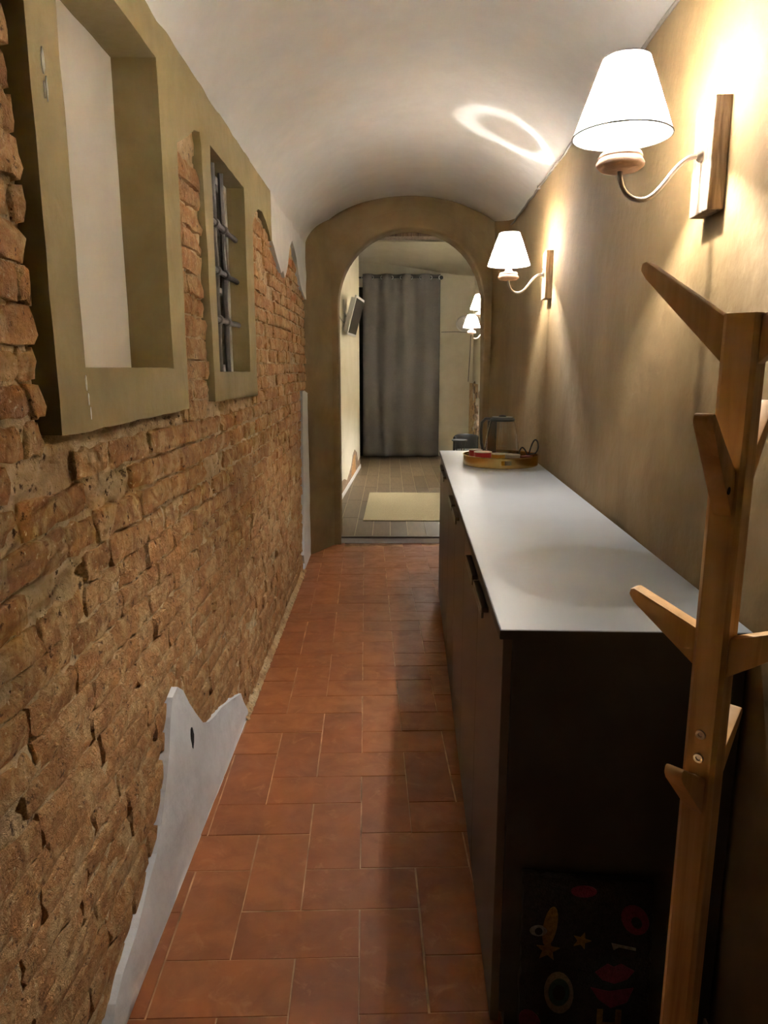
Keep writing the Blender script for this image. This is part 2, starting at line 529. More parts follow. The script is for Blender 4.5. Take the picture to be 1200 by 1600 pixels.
r['kind'] = 'stuff'
print('BRICKS', len(bricks))

# ---- ochre plaster band with the two surrounds
def jag(p0, p1, n, amp):
    out = []
    for i in range(n):
        t = i / n
        out.append((p0[0] + (p1[0] - p0[0]) * t + random.uniform(-amp, amp), p0[1] + (p1[1] - p0[1]) * t + random.uniform(-amp, amp)))
    return out
def holed_slab(outer, holes, x_front, x_back, name, mat, parent, amp=0.0015):
    """slab on the left wall: triangulated outline with rectangular holes, walls round every edge"""
    from mathutils.geometry import delaunay_2d_cdt
    loops = [outer] + holes
    pts = []; edges = []
    for lp in loops:
        s0 = len(pts); pts += [Vector(p) for p in lp]
        edges += [(s0 + i, s0 + (i + 1) % len(lp)) for i in range(len(lp))]
    def inside(p, poly):
        c = False; n = len(poly)
        for i in range(n):
            a, b = poly[i], poly[(i + 1) % n]
            if (a[1] > p[1]) != (b[1] > p[1]) and p[0] < (b[0] - a[0]) * (p[1] - a[1]) / (b[1] - a[1]) + a[0]: c = not c
        return c
    ys = [p[0] for p in outer]; zs = [p[1] for p in outer]
    step = max(.02, (max(ys) - min(ys)) / 70)
    yy = min(ys)
    while yy < max(ys):
        zz = min(zs)
        while zz < max(zs):
            q = (yy + random.uniform(-.004, .004), zz + random.uniform(-.004, .004))
            if inside(q, outer) and not any(inside(q, h) for h in holes): pts.append(Vector(q))
            zz += step
        yy += step
    vo, eo, fo, _, _, _ = delaunay_2d_cdt(pts, edges, [], 0, 1e-6)
    fs = []
    for f in fo:
        c = sum((vo[i] for i in f), Vector((0, 0))) / len(f)
        if inside(c, outer) and not any(inside(c, h) for h in holes): fs.append(tuple(f))
    mb = MB()
    vs = [(x_front + amp * nz(p[0], p[1], 0, 9) * 1.5, p[0], p[1]) for p in vo]
    mb.add(vs, fs)
    cnt = {}
    for f in fs:
        for i in range(len(f)):
            a, b = f[i], f[(i + 1) % len(f)]
            cnt[(min(a, b), max(a, b))] = cnt.get((min(a, b), max(a, b)), 0) + 1
    for (a, b), c in cnt.items():
        if c == 1:
            mb.add([vs[a], vs[b], (x_back, vs[b][1], vs[b][2]), (x_back, vs[a][1], vs[a][2])], [(0, 1, 2, 3)])
    bm_o = mb.build(name, mat, parent, smooth=True, sharp=35)
    return bm_o
outer = []
outer += jag((1.236, 2.26), (1.236, 1.286), 16, .002)
outer += jag((1.236, 1.286), (2.055, 1.288), 14, .003)
outer += jag((2.055, 1.288), (2.068, 1.96), 10, .002)
outer += [(2.075, 2.0), (2.16, 2.035), (2.27, 2.09), (2.335, 2.105), (2.345, 2.07)]
outer += jag((2.352, 2.0), (2.388, 1.294), 9, .003)
outer += jag((2.388, 1.294), (3.182, 1.288), 12, .003)
outer += jag((3.182, 1.288), (3.19, 1.93), 9, .002)
outer += [(3.21, 2.01), (3.27, 2.065), (3.36, 2.098), (3.46, 2.108), (3.56, 2.09), (3.65, 2.055), (3.70, 2.02), (3.735, 2.03), (3.742, 2.10), (3.735, 2.26)]
def rect(a, n=10, amp=.0015):
    y0, y1, z0, z1 = a
    return jag((y0, z0), (y1, z0), n, amp) + jag((y1, z0), (y1, z1), n, amp) + jag((y1, z1), (y0, z1), n, amp) + jag((y0, z1), (y0, z0), n, amp)
random.seed(11)
niche_loop = rect(NI); win_loop = rect(WI)
sur = holed_slab(outer, [niche_loop, win_loop], LX + .016, LX - .030, 'plaster_surround', M['ochre'], wl)
sur['label'] = 'ochre plaster band framing the niche and the barred window'
# two scuffs on the surround
for (yc, zc, ln, wd) in ((1.283, 1.895, .022, .006), (1.290, 1.855, .020, .0035), (1.281, 1.850, .014, .002), (1.352, 1.375, .014, .0028), (1.357, 1.345, .012, .0022), (1.362, 1.318, .012, .0018)):
    pl = [(yc + wd * math.cos(t) * random.uniform(.6, 1.1), zc + ln * math.sin(t) * random.uniform(.8, 1.05)) for t in [2 * PI * k / 14 for k in range(14)]]
    MB().prism(pl, lambda u, v, k: (LX + .0150 + .0028 * k, u, v)).build('paint_scuff', M['white_patch'], wl)
# niche: reveals and pale back
def reveal(a, depth, name, mat, parent, topdrop=0.0):
    y0, y1, z0, z1 = a
    mb = MB(); xf = LX + .012; xb = LX - depth
    n = 10
    ring = []
    for k in range(n): ring.append((y0 + (y1 - y0) * k / n, z0))
    for k in range(n): ring.append((y1, z0 + (z1 - z0) * k / n))
    for k in range(n): ring.append((y1 + (y0 - y1) * k / n, z1))
    for k in range(n): ring.append((y0, z1 + (z0 - z1) * k / n))
    m = len(ring); dn = 5
    vs = []
    for d in range(dn + 1):
        for (y, z) in ring:
            j = 0.003 * nz(y, z, d * .3, 14)
            vs.append((xf + (xb - xf) * d / dn, y + j, z + j))
    fs = []
    for d in range(dn):
        for k in range(m):
            k2 = (k + 1) % m
            fs.append((d * m + k, d * m + k2, (d + 1) * m + k2, (d + 1) * m + k))
    mb.add(vs, fs)
    return mb.build(name, mat, parent, smooth=True, sharp=40)
reveal(NI, .102, 'niche_reveal', M['ochre'], wl)
nb_ = grid(14, 18, lambda u, v: (LX - .096 + .002 * nz(u * 3, v * 4, 0, 1) - .006 * (1 - min(1, abs(u - .78) / .03)) * 0, NI[0] - .03 + (NI[1] - NI[0] + .06) * u, NI[2] - .03 + (NI[3] - NI[2] + .06) * v)).build('niche_back', M['cream'], wl, smooth=True, sharp=180)
nb_['label'] = 'pale cream back of the blind niche'
# broken edge shadows around the top corner of the niche
# window
win = tag(bpy.data.objects.new('window_1', None), 'small barred window in the brick wall behind an iron grille', None, None, 'structure')
C.objects.link(win); win.location = (LX, WI[0], WI[2])
def wl_(x, y, z): return (x - LX, y - WI[0], z - WI[2])
rv = reveal(WI, .078, 'window_reveal', M['ochre'], wl)
fm = MB()
y0, y1, z0, z1 = WI
t = .028
for a in ((y0, y0 + t, z0, z1), (y1 - t, y1, z0, z1), (y0 + t, y1 - t, z0, z0 + t), (y0 + t, y1 - t, z1 - t, z1)):
    p0 = wl_(LX - .085, a[0], a[2]); p1 = wl_(LX - .055, a[1], a[3])
    fm.box(p0[0], p1[0], p0[1], p1[1], p0[2], p1[2])
fr = fm.build('window_frame', M['offwhite'], win)
for zc in (1.93, 1.70):
    p0 = wl_(LX - .078, y0 + t, zc - .010); p1 = wl_(LX - .060, y1 - t, zc + .010)
    MB().box(p0[0], p1[0], p0[1], p1[1], p0[2], p1[2]).build('glazing_bar', M['offwhite'], win)
p0 = wl_(LX - .072, y0 + .01, z0 + .01); p1 = wl_(LX - .067, y1 - .01, z1 - .01)
MB().box(p0[0], p1[0], p0[1], p1[1], p0[2], p1[2]).build('pane', M['pane'], win)
p0 = wl_(LX - .125, y0 - .02, z0 - .02); p1 = wl_(LX - .115, y1 + .02, z1 + .02)
MB().box(p0[0], p1[0], p0[1], p1[1], p0[2], p1[2]).build('reflection_backing', M['winback'], win)  # added board behind the pane, its tone imitates the glass reflections
gr = thing('window_grille', 'dark forged iron bars set into the small wall window', 'grille', (LX - .030, WI[0], WI[2]))
def gl(y, z, dx=0): return (dx, y - WI[0], z - WI[2])
for yb in (2.545, 2.68, 2.815):
    MB().tube([gl(yb + .004 * math.sin(q * 2), WI[2] - .02 + (WI[3] - WI[2] + .04) * q / 8, .002 * math.cos(q * 3)) for q in range(9)], .0105, 8).build('upright_bar', M['iron'], gr, smooth=True)
for zb in (1.577, 1.748, 1.910):
    hb = MB().tube([gl(y, zb + .002 * math.sin(y * 30), .004) for y in [WI[0] - .03 + (WI[1] - WI[0] + .06) * q / 10 for q in range(11)]], .0105, 8).build('cross_bar', M['iron'], gr, smooth=True)
    for yb in (2.545, 2.68, 2.815):
        pr = [(.0105, -.022), (.0165, -.016), (.0175, 0), (.0165, .016), (.0105, .022)]
        mb = MB().lathe(pr, 10)
        mb.v = [(p[0] + .004, p[2] + yb - WI[0], p[1] + zb - WI[2]) for p in mb.v]
        mb.build('collar', M['iron'], hb, smooth=True)

# ---- white plaster patches on the left wall
random.seed(5)
patch = [(1.19, .0), (1.215, .06), (1.25, .10), (1.30, .125), (1.40, .15), (1.48, .185), (1.555, .225), (1.60, .27), (1.645, .335), (1.69, .42), (1.725, .50), (1.752, .545), (1.795, .555),
         (1.843, .522), (1.90, .455), (1.965, .390), (2.03, .325), (2.10, .290), (2.18, .272), (2.28, .250), (2.40, .215), (2.50, .183), (2.58, .158), (2.63, .10), (2.70, .03), (2.71, .0)]
p_ = holed_slab(patch, [], LX + .014, LX - .02, 'plaster_patch', M['white_patch'], wl, .003)
p_['label'] = 'white plaster patch low on the brick wall beside the floor'
hl = [(1.905 + .014 * math.cos(t) * random.uniform(.5, 1.3), .345 + .036 * math.sin(t) * random.uniform(.7, 1.2)) for t in [2 * PI * k / 12 for k in range(12)]]
MB().prism(hl, lambda u, v, k: (LX + .010 + .006 * k, u, v)).build('plaster_hole', M['hole_dark'], wl)  # black patch painted for the darkness of a hole in the plaster
far = [(4.80, .0), (4.86, .05), (4.82, .12), (4.88, .30), (4.90, .55), (4.90, .80), (4.94, 1.0), (4.95, 1.2), (4.98, 1.25), (5.10, 1.252), (5.36, 1.22), (5.42, .6), (5.44, .0)]
holed_slab(far, [], LX + .012, LX - .02, 'plaster_patch', M['white_patch'], wl, .003)
topw = [(3.728, 2.30), (3.728, 2.12), (3.745, 2.03), (3.80, 2.01), (3.88, 1.972), (3.96, 1.945), (4.05, 1.915), (4.12, 1.935), (4.18, 1.905), (4.26, 1.945), (4.34, 2.0), (4.40, 2.07), (4.46, 2.12), (4.55, 2.165),
        (4.66, 2.14), (4.76, 2.10), (4.86, 2.02), (4.95, 1.96), (5.05, 1.93), (5.2, 1.90), (5.42, 1.88), (5.44, 2.32)]
holed_slab(topw, [], LX + .016, LX - .02, 'plaster_patch', M['white'], wl, .003)
# crumbly mortar strip at the foot of the wall
foot = grid(150, 4, lambda u, v: (LX + .026 * (1 - v) + .008 * nz(u * 90, v * 2, 0, 1), 2.66 + 2.2 * u, .001 + v * (.028 + .016 * nz(u * 60, 0, 4, 1)))).build('mortar_foot', M['mortar'], wl, smooth=True, sharp=180)

# ---- right wall
def rw(u, v):
    y = Y0 + (YE - Y0) * u; z = 2.60 * v
    bulge = -.10 * max(0, (y - 5.0) / .62) ** 2
    return (RX(y) + bulge + .006 * nz(y, z, 5, 1.7) + .002 * nz(y, z, 2, 8), y, z)
wr = grid(130, 36, rw).build('wall_right', M['ochre_wall'], smooth=True, sharp=180)
struct(wr, 'mottled ochre plaster wall along the right side of the corridor')

# ---- barrel vault
def vault(u, v):
    y = Y0 + (YE + .06 - Y0) * v
    xl, xr = LX + .012, RX(y) + .01
    xc = .20
    zc = zR(y) + .250
    th = u
    if u <= .5:
        a = PI * u            # 0 .. pi/2
        x = xc - (xc - xl) * math.cos(a); z = zL(y) + (zc - zL(y)) * math.sin(a)
    else:
        s = (u - .5) * 2
        x = xc + (xr - xc) * s; z = zc - .250 * s ** 2.1
    return (x, y, z + .008 * nz(x, y, z, 1.6) + .003 * nz(x, y, z, 5))
ce = grid(56, 130, vault).build('ceiling', M['white'], smooth=True, sharp=180)
struct(ce, 'white plastered barrel vault over the corridor')

# ---- wall behind the camera
struct(grid(4, 4, lambda u, v: (-.7 + 1.5 * u, Y0 + .02, 2.7 * v)).build('wall_back', M['ochre_wall']), 'ochre wall closing the corridor behind the viewer')

# ---- end wall with arched opening
AX0, AX1, AZS, AZT = -.351, .762, 1.86, 2.440
def arch_loop(n=28):
    cx = (AX0 + AX1) / 2; hw = (AX1 - AX0) / 2
    pts = [(AX0 + .002, z) for z in (0, .5, 1.0, 1.4)]
    for i in range(n + 1):
        a = PI - PI * i / n
        pts.append((cx + hw * math.cos(a) , AZS + (AZT - AZS) * math.sin(a) ** .92))
    pts += [(AX1 + .012 - .0 * z, z) for z in (1.4, 1.0, .5, 0)]
    return pts
al = arch_loop()
def outer_pt(p):
    cx = (AX0 + AX1) / 2
    if p[1] <= 1.41: return (-.42 if p[0] < cx else .86, p[1])
    a = math.atan2(p[1] - 1.5, p[0] - cx)
    return (cx + math.cos(a) * .72 if abs(math.cos(a)) * .72 < 1 else 0, 1.5 + math.sin(a) * 1.35)
ew = MB()
n = len(al)
T = .20
rings = []
def soft(p, q, t, yo):   # from opening edge p to outer q
    return (p[0] + (q[0] - p[0]) * t, yo + .004 * nz(p[0] * 2, p[1] * 2, t, 3), p[1] + (q[1] - p[1]) * t)
cx_ = (AX0 + AX1) / 2
def outq(p):
    if p[1] <= 1.41: return (-.45 if p[0] < cx_ else .95, p[1])
    # rays from (cx,1.4) to a big rounded box
    d = Vector((p[0] - cx_, p[1] - 1.40)); d.normalize()
    s = min(abs((.66 if d.x < 0 else .75) / d.x) if abs(d.x) > 1e-6 else 9, 1.5 / d.y if d.y > 1e-6 else 9)
    return (cx_ + d.x * s, 1.40 + d.y * s)
layers = [[(p[0], YE + T, p[1]) for p in al],
          [(p[0], YE + T / 2, p[1]) for p in al],
          [(p[0], YE + .012, p[1]) for p in al],
          [(p[0] + (outq(p)[0] - p[0]) * .015, YE + .003, p[1] + (outq(p)[1] - p[1]) * .015) for p in al]]
for t in (.05, .2, .4, .7, 1.0):
    layers.append([soft(p, outq(p), t, YE) for p in al])
for L_ in layers: rings.append(L_)
vs = [p for L_ in rings for p in L_]; fs = []
for a in range(len(rings) - 1):
    for k in range(n - 1): fs.append((a * n + k, a * n + k + 1, (a + 1) * n + k + 1, (a + 1) * n + k))
ew.add(vs, fs)
ewo = ew.build('wall_end', M['brown_plaster'], smooth=True, sharp=50)
struct(ewo, 'brown plaster end wall pierced by a round arched opening')
# splayed left pier and rounded right return
sp = grid(10, 30, lambda u, v: (-.585 + .185 * u + .004 * nz(u * 2, v * 5, 0, 1), 5.27 + .352 * (u ** 1.15), 2.75 * v)).build('splay', M['brown_plaster'], ewo, smooth=True, sharp=180)
# raised rim over the arch (outer ring of the double arch)
rim = MB()
rv_ = []
for (off, dy) in ((.13, 0.0), (.128, -.014), (.34, -.016), (.42, 0.0)):
    pts = []
    for p in al:
        if p[1] < 1.0: continue
        q = Vector((p[0] - cx_, max(p[1] - 1.86, 0.0)))
        d = Vector((p[0] - cx_, p[1] - 1.86)) if p[1] > 1.86 else Vector((p[0] - cx_, 0))
        d.normalize()
        pts.append((p[0] + d.x * off * .9, YE + dy, p[1] + d.y * off))
    rv_.append(pts)
m_ = len(rv_[0])
vs = [p for L_ in rv_ for p in L_]; fs = []
for a in range(3):
    for k in range(m_ - 1): fs.append((a * m_ + k, a * m_ + k + 1, (a + 1) * m_ + k + 1, (a + 1) * m_ + k))
MB().add(vs, fs).build('arch_ring', M['brown_plaster'], ewo, smooth=True, sharp=30)
# flat wooden lintel behind the arch
MB().box(-.5, 1.0, YE + T, YE + T + .16, 2.410, 2.56).build('lintel', M['old_wood'], ewo, bevel=.006)
hk = MB()
hk.lathe([(0, .0), (.012, .0), (.013, .006), (.004, .010), (0.0, .012)], 12)
hk.v = [(p[0], -p[2], p[1]) for p in hk.v]
hook = thing('wall_hook', 'tiny white hook on the brown wall above the glass kettle', 'hook', (.885, YE - .09, 1.21))
hk.build('back_plate', M['offwhite'], hook, smooth=True)
MB().tube([(0, -.008, .022), (0, -.016, .006), (.001, -.018, -.02), (.002, -.030, -.036), (.002, -.038, -.026)], .005, 8).build('hook_arm', M['offwhite'], hook, smooth=True)

# ------------------------------------------------------------------ the far room
FZ = .055
rf = grid(4, 4, lambda u, v: (-1.0 + 2.6 * u, YE + .04 + 5.8 * v, FZ - .006)).build('floor_room', M['plank_grout'])
struct(rf, 'plank tile floor of the far room beyond the arch')
pk = .1475
for i in range(-5, 8):
    x = -.02 + i * pk
    y = 5.70 - random.uniform(0, .45)
    first = None
    while y < 11.2:
        L = .90
        ya, yb = max(y, 5.70), min(y + L, 11.25)
        if yb - ya > .05:
            xx = x - (-.012) * 0
            if not (x < -.42 and ya > 7.0 and False):
                g = .0032
                o = MB().box(-pk / 2 + g, pk / 2 - g, -(yb - ya) / 2 + g, (yb - ya) / 2 - g, -.02, 0).build('floor_plank', M['plank'], rf)
                o.location = (x + .0075 * (ya + yb) / 2 - .045, (ya + yb) / 2, FZ)
                o.rotation_euler = (0, 0, -.0075)
        y += L
stp = thing('threshold_step', 'low grey metal-edged step at the foot of the arch', 'step', (.2, YE + .045, 0))
MB().box(-.57, .60, .0, .035, 0, .040).build('riser', M['threshold'], stp, bevel=.003)
MB().box(-.57, .60, -.006, .035, .043, .057).build('nosing', M['handle'], stp, bevel=.003)
RB = 11.25
struct(grid(12, 12, lambda u, v: (-1.2 + 2.9 * u, RB, 3.7 * v)).build('wall_far', M['room_white']), 'off-white back wall of the far room behind the curtain')
lw = [(-1.0, 5.83), (-.62, 5.83), (-.455, 7.3), (-.335, 9.85), (-.335, 9.86), (-1.0, 9.90)]
lwm = MB()
for k in range(len(lw) - 1):
    a, b = lw[k], lw[k + 1]
    lwm.add([(a[0], a[1], 0), (b[0], b[1], 0), (b[0], b[1], 3.8), (a[0], a[1], 3.8)], [(0, 1, 2, 3)])
wrl = lwm.build('wall_room_left', M['room_white'])
struct(wrl, 'off-white left wall of the far room carrying the television')
MB().add([(-1.0, 9.9, 0), (-1.0, RB, 0), (-1.0, RB, 3.8), (-1.0, 9.9, 3.8)], [(0, 1, 2, 3)]).build('recess_side', M['hole_dark'], wrl)  # side of the recess coloured black to imitate its shade
# black panel painted for the doorway's darkness behind the curtain's left edge
MB().box(-1.0, -.15, RB - .03, RB - .01, 0, 2.62).build('doorway_dark_panel', M['hole_dark'], wrl)
def rrx(y): return 1.25 + .045 * (y - 8.4)
wrr = grid(20, 16, lambda u, v: (rrx(5.83 + (RB - 5.83) * u), 5.83 + (RB - 5.83) * u, 3.7 * v)).build('wall_room_right', M['room_white'])
struct(wrr, 'off-white right wall of the far room with bare rubble below')
# rubble showing low on the right wall
random.seed(3)
for q in range(46):
    y = random.uniform(9.75, 11.2); z = random.uniform(.45, 1.17)
    s = random.uniform(.05, .11)
    mb = MB(); bm = bmesh.new(); bmesh.ops.create_icosphere(bm, subdivisions=1, radius=1)
    for v in bm.verts:
        k = 1 + random.uniform(-.25, .25)
        v.co = Vector((v.co.x * .03 * k, v.co.y * s * 1.3 * k, v.co.z * s * .8 * k))
    me = bpy.data.meshes.new('stone'); bm.to_mesh(me); bm.free(); me.materials.append(M['stone'] if random.random() < .75 else M['room_white'])
    o = bpy.data.objects.new('stone', me); C.objects.link(o); o.parent = wrr; o.location = (rrx(y) - .005, y, z)
MB().box(-.012, .02, -.75, .75, -.39, .39).build('rubble_bed', M['mortar'], wrr).location = (rrx(10.45) - .0, 10.45, .80)
wrr.children[-1].rotation_euler = (0, 0, -.045)
# ceiling of the room: sloping webs meeting at a groin
cr = MB()
A = [(-1.2, RB, 2.975), (-.08, RB, 2.985), (1.10, RB, 2.80)]
Bf = [(-1.2, 5.82, 3.62), (-.08, 5.82, 3.66), (.86, 5.82, 3.55)]
cr.add(A + Bf, [(0, 1, 4, 3), (1, 2, 5, 4)])
cr.add([(1.10, RB, 2.80), (1.40, RB, 2.785), (1.40, 8.2, 2.80), (.86, 5.82, 3.55), (1.20, 5.82, 3.0)], [(0, 1, 2, 4, 3)])
struct(cr.build('ceiling_room', M['room_white']), 'pale sloping vault webs over the far room')
# front side of the room (above and beside the arch)
fw = MB()
fw.add([(-1.0, 5.825, 0), (AX0 - .01, 5.825, 0), (AX0 - .01, 5.825, 2.40), (-1.0, 5.825, 2.40)], [(0, 1, 2, 3)])
fw.add([(AX1 + .03, 5.825, 0), (1.4, 5.825, 0), (1.4, 5.825, 2.40), (AX1 + .03, 5.825, 2.40)], [(0, 1, 2, 3)])
fw.add([(-1.0, 5.99, 2.40), (1.4, 5.99, 2.40), (1.4, 5.99, 3.8), (-1.0, 5.99, 3.8)], [(0, 1, 2, 3)])
struct(fw.build('wall_room_front', M['room_white']), 'far room wall around the arch')
# baseboard and broken plaster patch at left
bb = MB()
for (a, b) in (((-.455, 7.3), (-.335, 9.85)),):
    bb.add([(a[0], a[1], FZ), (a[0] + .012, a[1], FZ), (b[0] + .012, b[1], FZ), (b[0], b[1], FZ),
            (a[0], a[1], FZ + .05), (a[0] + .012, a[1], FZ + .05), (b[0] + .012, b[1], FZ + .05), (b[0], b[1], FZ + .05)],
           [(4, 5, 6, 7), (1, 2, 6, 5), (0, 1, 5, 4), (2, 3, 7, 6)])
struct(bb.build('baseboard_left', M['offwhite']), 'cream skirting at the foot of the far room left wall')
def on_lw(u, v, k):   # u: y, v: z on the far-left wall
    return (-.455 + (u - 7.3) * (.12 / 2.55) + .008 * k - .004, u, v)
bp = [(7.35, .10), (9.8, .105), (9.8, .20), (9.5, .18), (9.3, .33), (9.0, .40), (8.75, .36), (8.55, .26), (8.3, .21), (8.0, .16), (7.7, .22), (7.35, .24)]
MB().prism(bp, on_lw).build('bare_brick_patch', M['stone'], wrl)
bp2 = [(8.5, .12), (9.05, .12), (9.0, .34), (8.8, .33), (8.6, .24)]
MB().prism(bp2, lambda u, v, k: (on_lw(u, v, k)[0] + .006, u, v)).build('bare_brick_patch', M['brick'], wrl)

# ------------------------------------------------------------------ storage cabinets
CA = .0385
CY0, UL, CH, DEP = 1.285, 1.008, .915, .462
CX0 = .2285
def cab_pt(s): return (CX0 + math.sin(CA) * s, CY0 + math.cos(CA) * s)
labels = ['dark brown storage cabinet nearest the coat rack, patterned mat leaning on it',
          'dark brown storage cabinet, middle one of the three under the worktop',
          'dark brown storage cabinet nearest the arch, under the tray and kettle']
for k in range(3):
    p = cab_pt(k * UL)
    c = thing('storage_cabinet', labels[k], 'cabinet', (p[0], p[1], 0), -CA, 'storage cabinets along the right wall')
    # local: +y along the run, +x into the wall, face at x = 0
    b = MB(); g = .0015; th = .018
    z0, z1 = .045, CH - .020
    b.box(.019, DEP, g, g + th, z0, z1); b.box(.019, DEP, UL - g - th, UL - g, z0, z1)
    b.box(.019, DEP, g + th, UL - g - th, z0, z0 + th); b.box(.019, DEP, g + th, UL - g - th, z1 - th, z1)
    b.box(DEP - .008, DEP, g + th, UL - g - th, z0 + th, z1 - th)
    b.build('body', M['cab_shaded'], c)
    MB().box(.030, .046, g, UL - g, 0, z0).build('plinth', M['cab_shaded'], c)
    MB().box(.046, DEP - .01, g, g + .016, 0, z0).build('plinth_side', M['cab_shaded'], c)
    for d in range(2):
        a0 = .0025 + d * UL / 2; a1 = (d + 1) * UL / 2 - .0025
        dr = MB().box(0, .018, a0, a1, .020, z1 - .002).build('door', M['cab'], c, bevel=.0012, bseg=1)
        h0, h1 = (a1 - .235, a1 - .018) if d == 0 else (a0 + .018, a0 + .235)
        zc = .858
        hd = MB()
        hd.prism([(h0, 0), (h1, 0), (h1, 1), (h0, 1)], lambda u, v, q: (0.0 if q else -.016, u, zc + (-.006 if v < .5 else .006)))
        hd.box(-.016, -.010, h0, h1, zc - .020, zc - .0061)
        hd.build('handle', M['handle'], dr, bevel=.0015, bseg=1)
wt = thing('worktop', 'long light grey worktop covering the three dark cabinets', 'worktop', (CX0, CY0, CH - .020), -CA)
MB().prism([(-.006, -.006), (DEP + .004, -.006), (DEP + .034, 3 * UL + .004), (-.006, 3 * UL + .004)], lambda u, v, k: (u, v, .020 * k)).build('top_slab', M['top'], wt, bevel=.0012, bseg=1)
MB().box(-.0075, -.006, -.006, 3 * UL + .004, .0005, .0185).build('front_edge_band', M['cab_shaded'], wt)
MB().box(-.006, DEP + .006, -.0075, -.006, .0005, .0185).build('end_edge_band', M['cab_shaded'], wt)

# ------------------------------------------------------------------ wall sconces
def make_sconce(label, loc, rotz, sc=1.0, group=None, bulbmat='bulb', seg=40):
    # local: wall plane at x = 0, arm towards -x
    t = thing('wall_sconce', label, 'sconce', loc, rotz, group)
    t.scale = (sc, sc, sc)
    bk = grid(1, 1, lambda u, v: (0, 0, 0))
    mb = MB().box(-.036, 0, -.052, .052, -.112, .112)
    b = mb.build('back_plate', M['old_wood'], t, bevel=.003)
    pts = []
    ctrl = [(-.034, 0, .006), (-.050, 0, .006), (-.068, 0, .001), (-.090, 0, -.018), (-.112, 0, -.046), (-.134, 0, -.070), (-.156, 0, -.080), (-.180, 0, -.076), (-.198, 0, -.060), (-.207, 0, -.038), (-.209, 0, -.020)]
    cv = [Vector(p) for p in ctrl]
    for i in range(len(cv) - 1):
        p0 = cv[max(i - 1, 0)]; p1 = cv[i]; p2 = cv[i + 1]; p3 = cv[min(i + 2, len(cv) - 1)]
        for q in range(3):
            s = q / 3
            pts.append(.5 * ((2 * p1) + (p2 - p0) * s + (2 * p0 - 5 * p1 + 4 * p2 - p3) * s * s + (3 * p1 - p0 - 3 * p2 + p3) * s ** 3))
    pts.append(cv[-1])
    am = MB().tube(pts, .0055, 10).build('arm', M['arm'], t, smooth=True)
    fl_ = MB().lathe([(0, 0), (.011, 0), (.011, .006), (.007, .012), (0, .012)], 14)
    fl_.v = [(-.036 - p[2], p[0], p[1] + .006) for p in fl_.v]
    fl_.build('arm_collar', M['arm'], am, smooth=True)
    cx, cz = -.209, -.022
    dk = MB().lathe([(0, 0), (.024, .0), (.042, .003), (.050, .010), (.051, .017), (.045, .026), (.047, .029), (.043, .036), (.030, .038), (0, .038)], 28)
    vv = []
    for p in dk.v: k = 1 + .05 * nz(p[0] * 40, p[1] * 40, p[2] * 40, 1); vv.append((cx + p[0] * k, p[1] * k, cz + p[2]))
    dk.v = vv
    dk.build('clay_disc', M['clay'], t, smooth=True, sharp=60)
    sk = MB().lathe([(0, .037), (.021, .037), (.021, .044), (.0165, .046), (.0165, .072), (.019, .074), (.019, .084), (.014, .086), (.014, .098), (0, .098)], 20, (cx, 0, cz)).build('socket', M['socket'], t, smooth=True)
    # bulb: dull neck flared, cap added, both hold back light; lit cylinder between
    MB().lathe([(.0125, .096), (.0140, .116), (.0225, .122), (.0255, .126), (.0255, .130), (0, .1305)], 18, (cx, 0, cz)).build('bulb_neck', M['cable'], t, smooth=True, sharp=40)
    MB().lathe([(0, .176), (.0270, .176), (.0280, .180), (.020, .187), (0, .189)], 18, (cx, 0, cz)).build('bulb_light_block', M['socket'], t, smooth=True, sharp=40)
    MB().lathe([(.0185, .130), (.0190, .140), (.0190, .168), (.0185, .176)], 20, (cx, 0, cz)).build('bulb', M[bulbmat], t, smooth=True)
    # shade: thin open cone of cloth
    zb, zt, rb, rt = .071, .222, .104, .049
    sh = MB().lathe([(rb, zb), (rb + (rt - rb) * .5, (zb + zt) / 2), (rt, zt)], seg, (cx, 0, cz)).build('lamp_shade', M['shade'], t, smooth=True, sharp=180)
    def ringm(r, z, rr):
        m = MB(); m.lathe([(r + rr * math.cos(q * PI / 3), z + rr * math.sin(q * PI / 3)) for q in range(6)], seg, (cx, 0, cz), close=True); return m
    ringm(rb, zb, .0018).build('hem_wire', M['hem'], sh, smooth=True)
    ringm(rt, zt, .0014).build('hem_wire', M['hem'], sh, smooth=True)
    # spider that carries the shade on the socket
    sg = MB()
    for a in (0.3, 0.3 + 2 * PI / 3, 0.3 + 4 * PI / 3):
        sg.tube([(cx + .018 * math.cos(a), .018 * math.sin(a), cz + .079), (cx + (rb - .004) * math.cos(a), (rb - .004) * math.sin(a), cz + zb + .006)], .0012, 5)
    sg.build('shade_carrier', M['silver'], sh)
    return t
WT = -math.atan(.05)
SG = 'wall sconces on rough wooden plates'
make_sconce('large near sconce with cream shade, right wall above the coat rack', (RX(1.655) + .001, 1.655, 1.845), WT, 1, SG)
make_sconce('sconce with cream shade on right wall above the tray and kettle', (RX(3.66) + .001, 3.66, 1.853), WT, 1, SG)
WR = -math.atan(.045)
make_sconce('small sconce in the far room, its shade just beside the curtain', (rrx(8.85), 8.85, 1.845), WR, 1, SG, 'bulb_room')
make_sconce('half hidden sconce in the far room, cut off by the arch jamb', (rrx(7.75), 7.75, 1.97), WR, 1, SG, 'bulb_room')

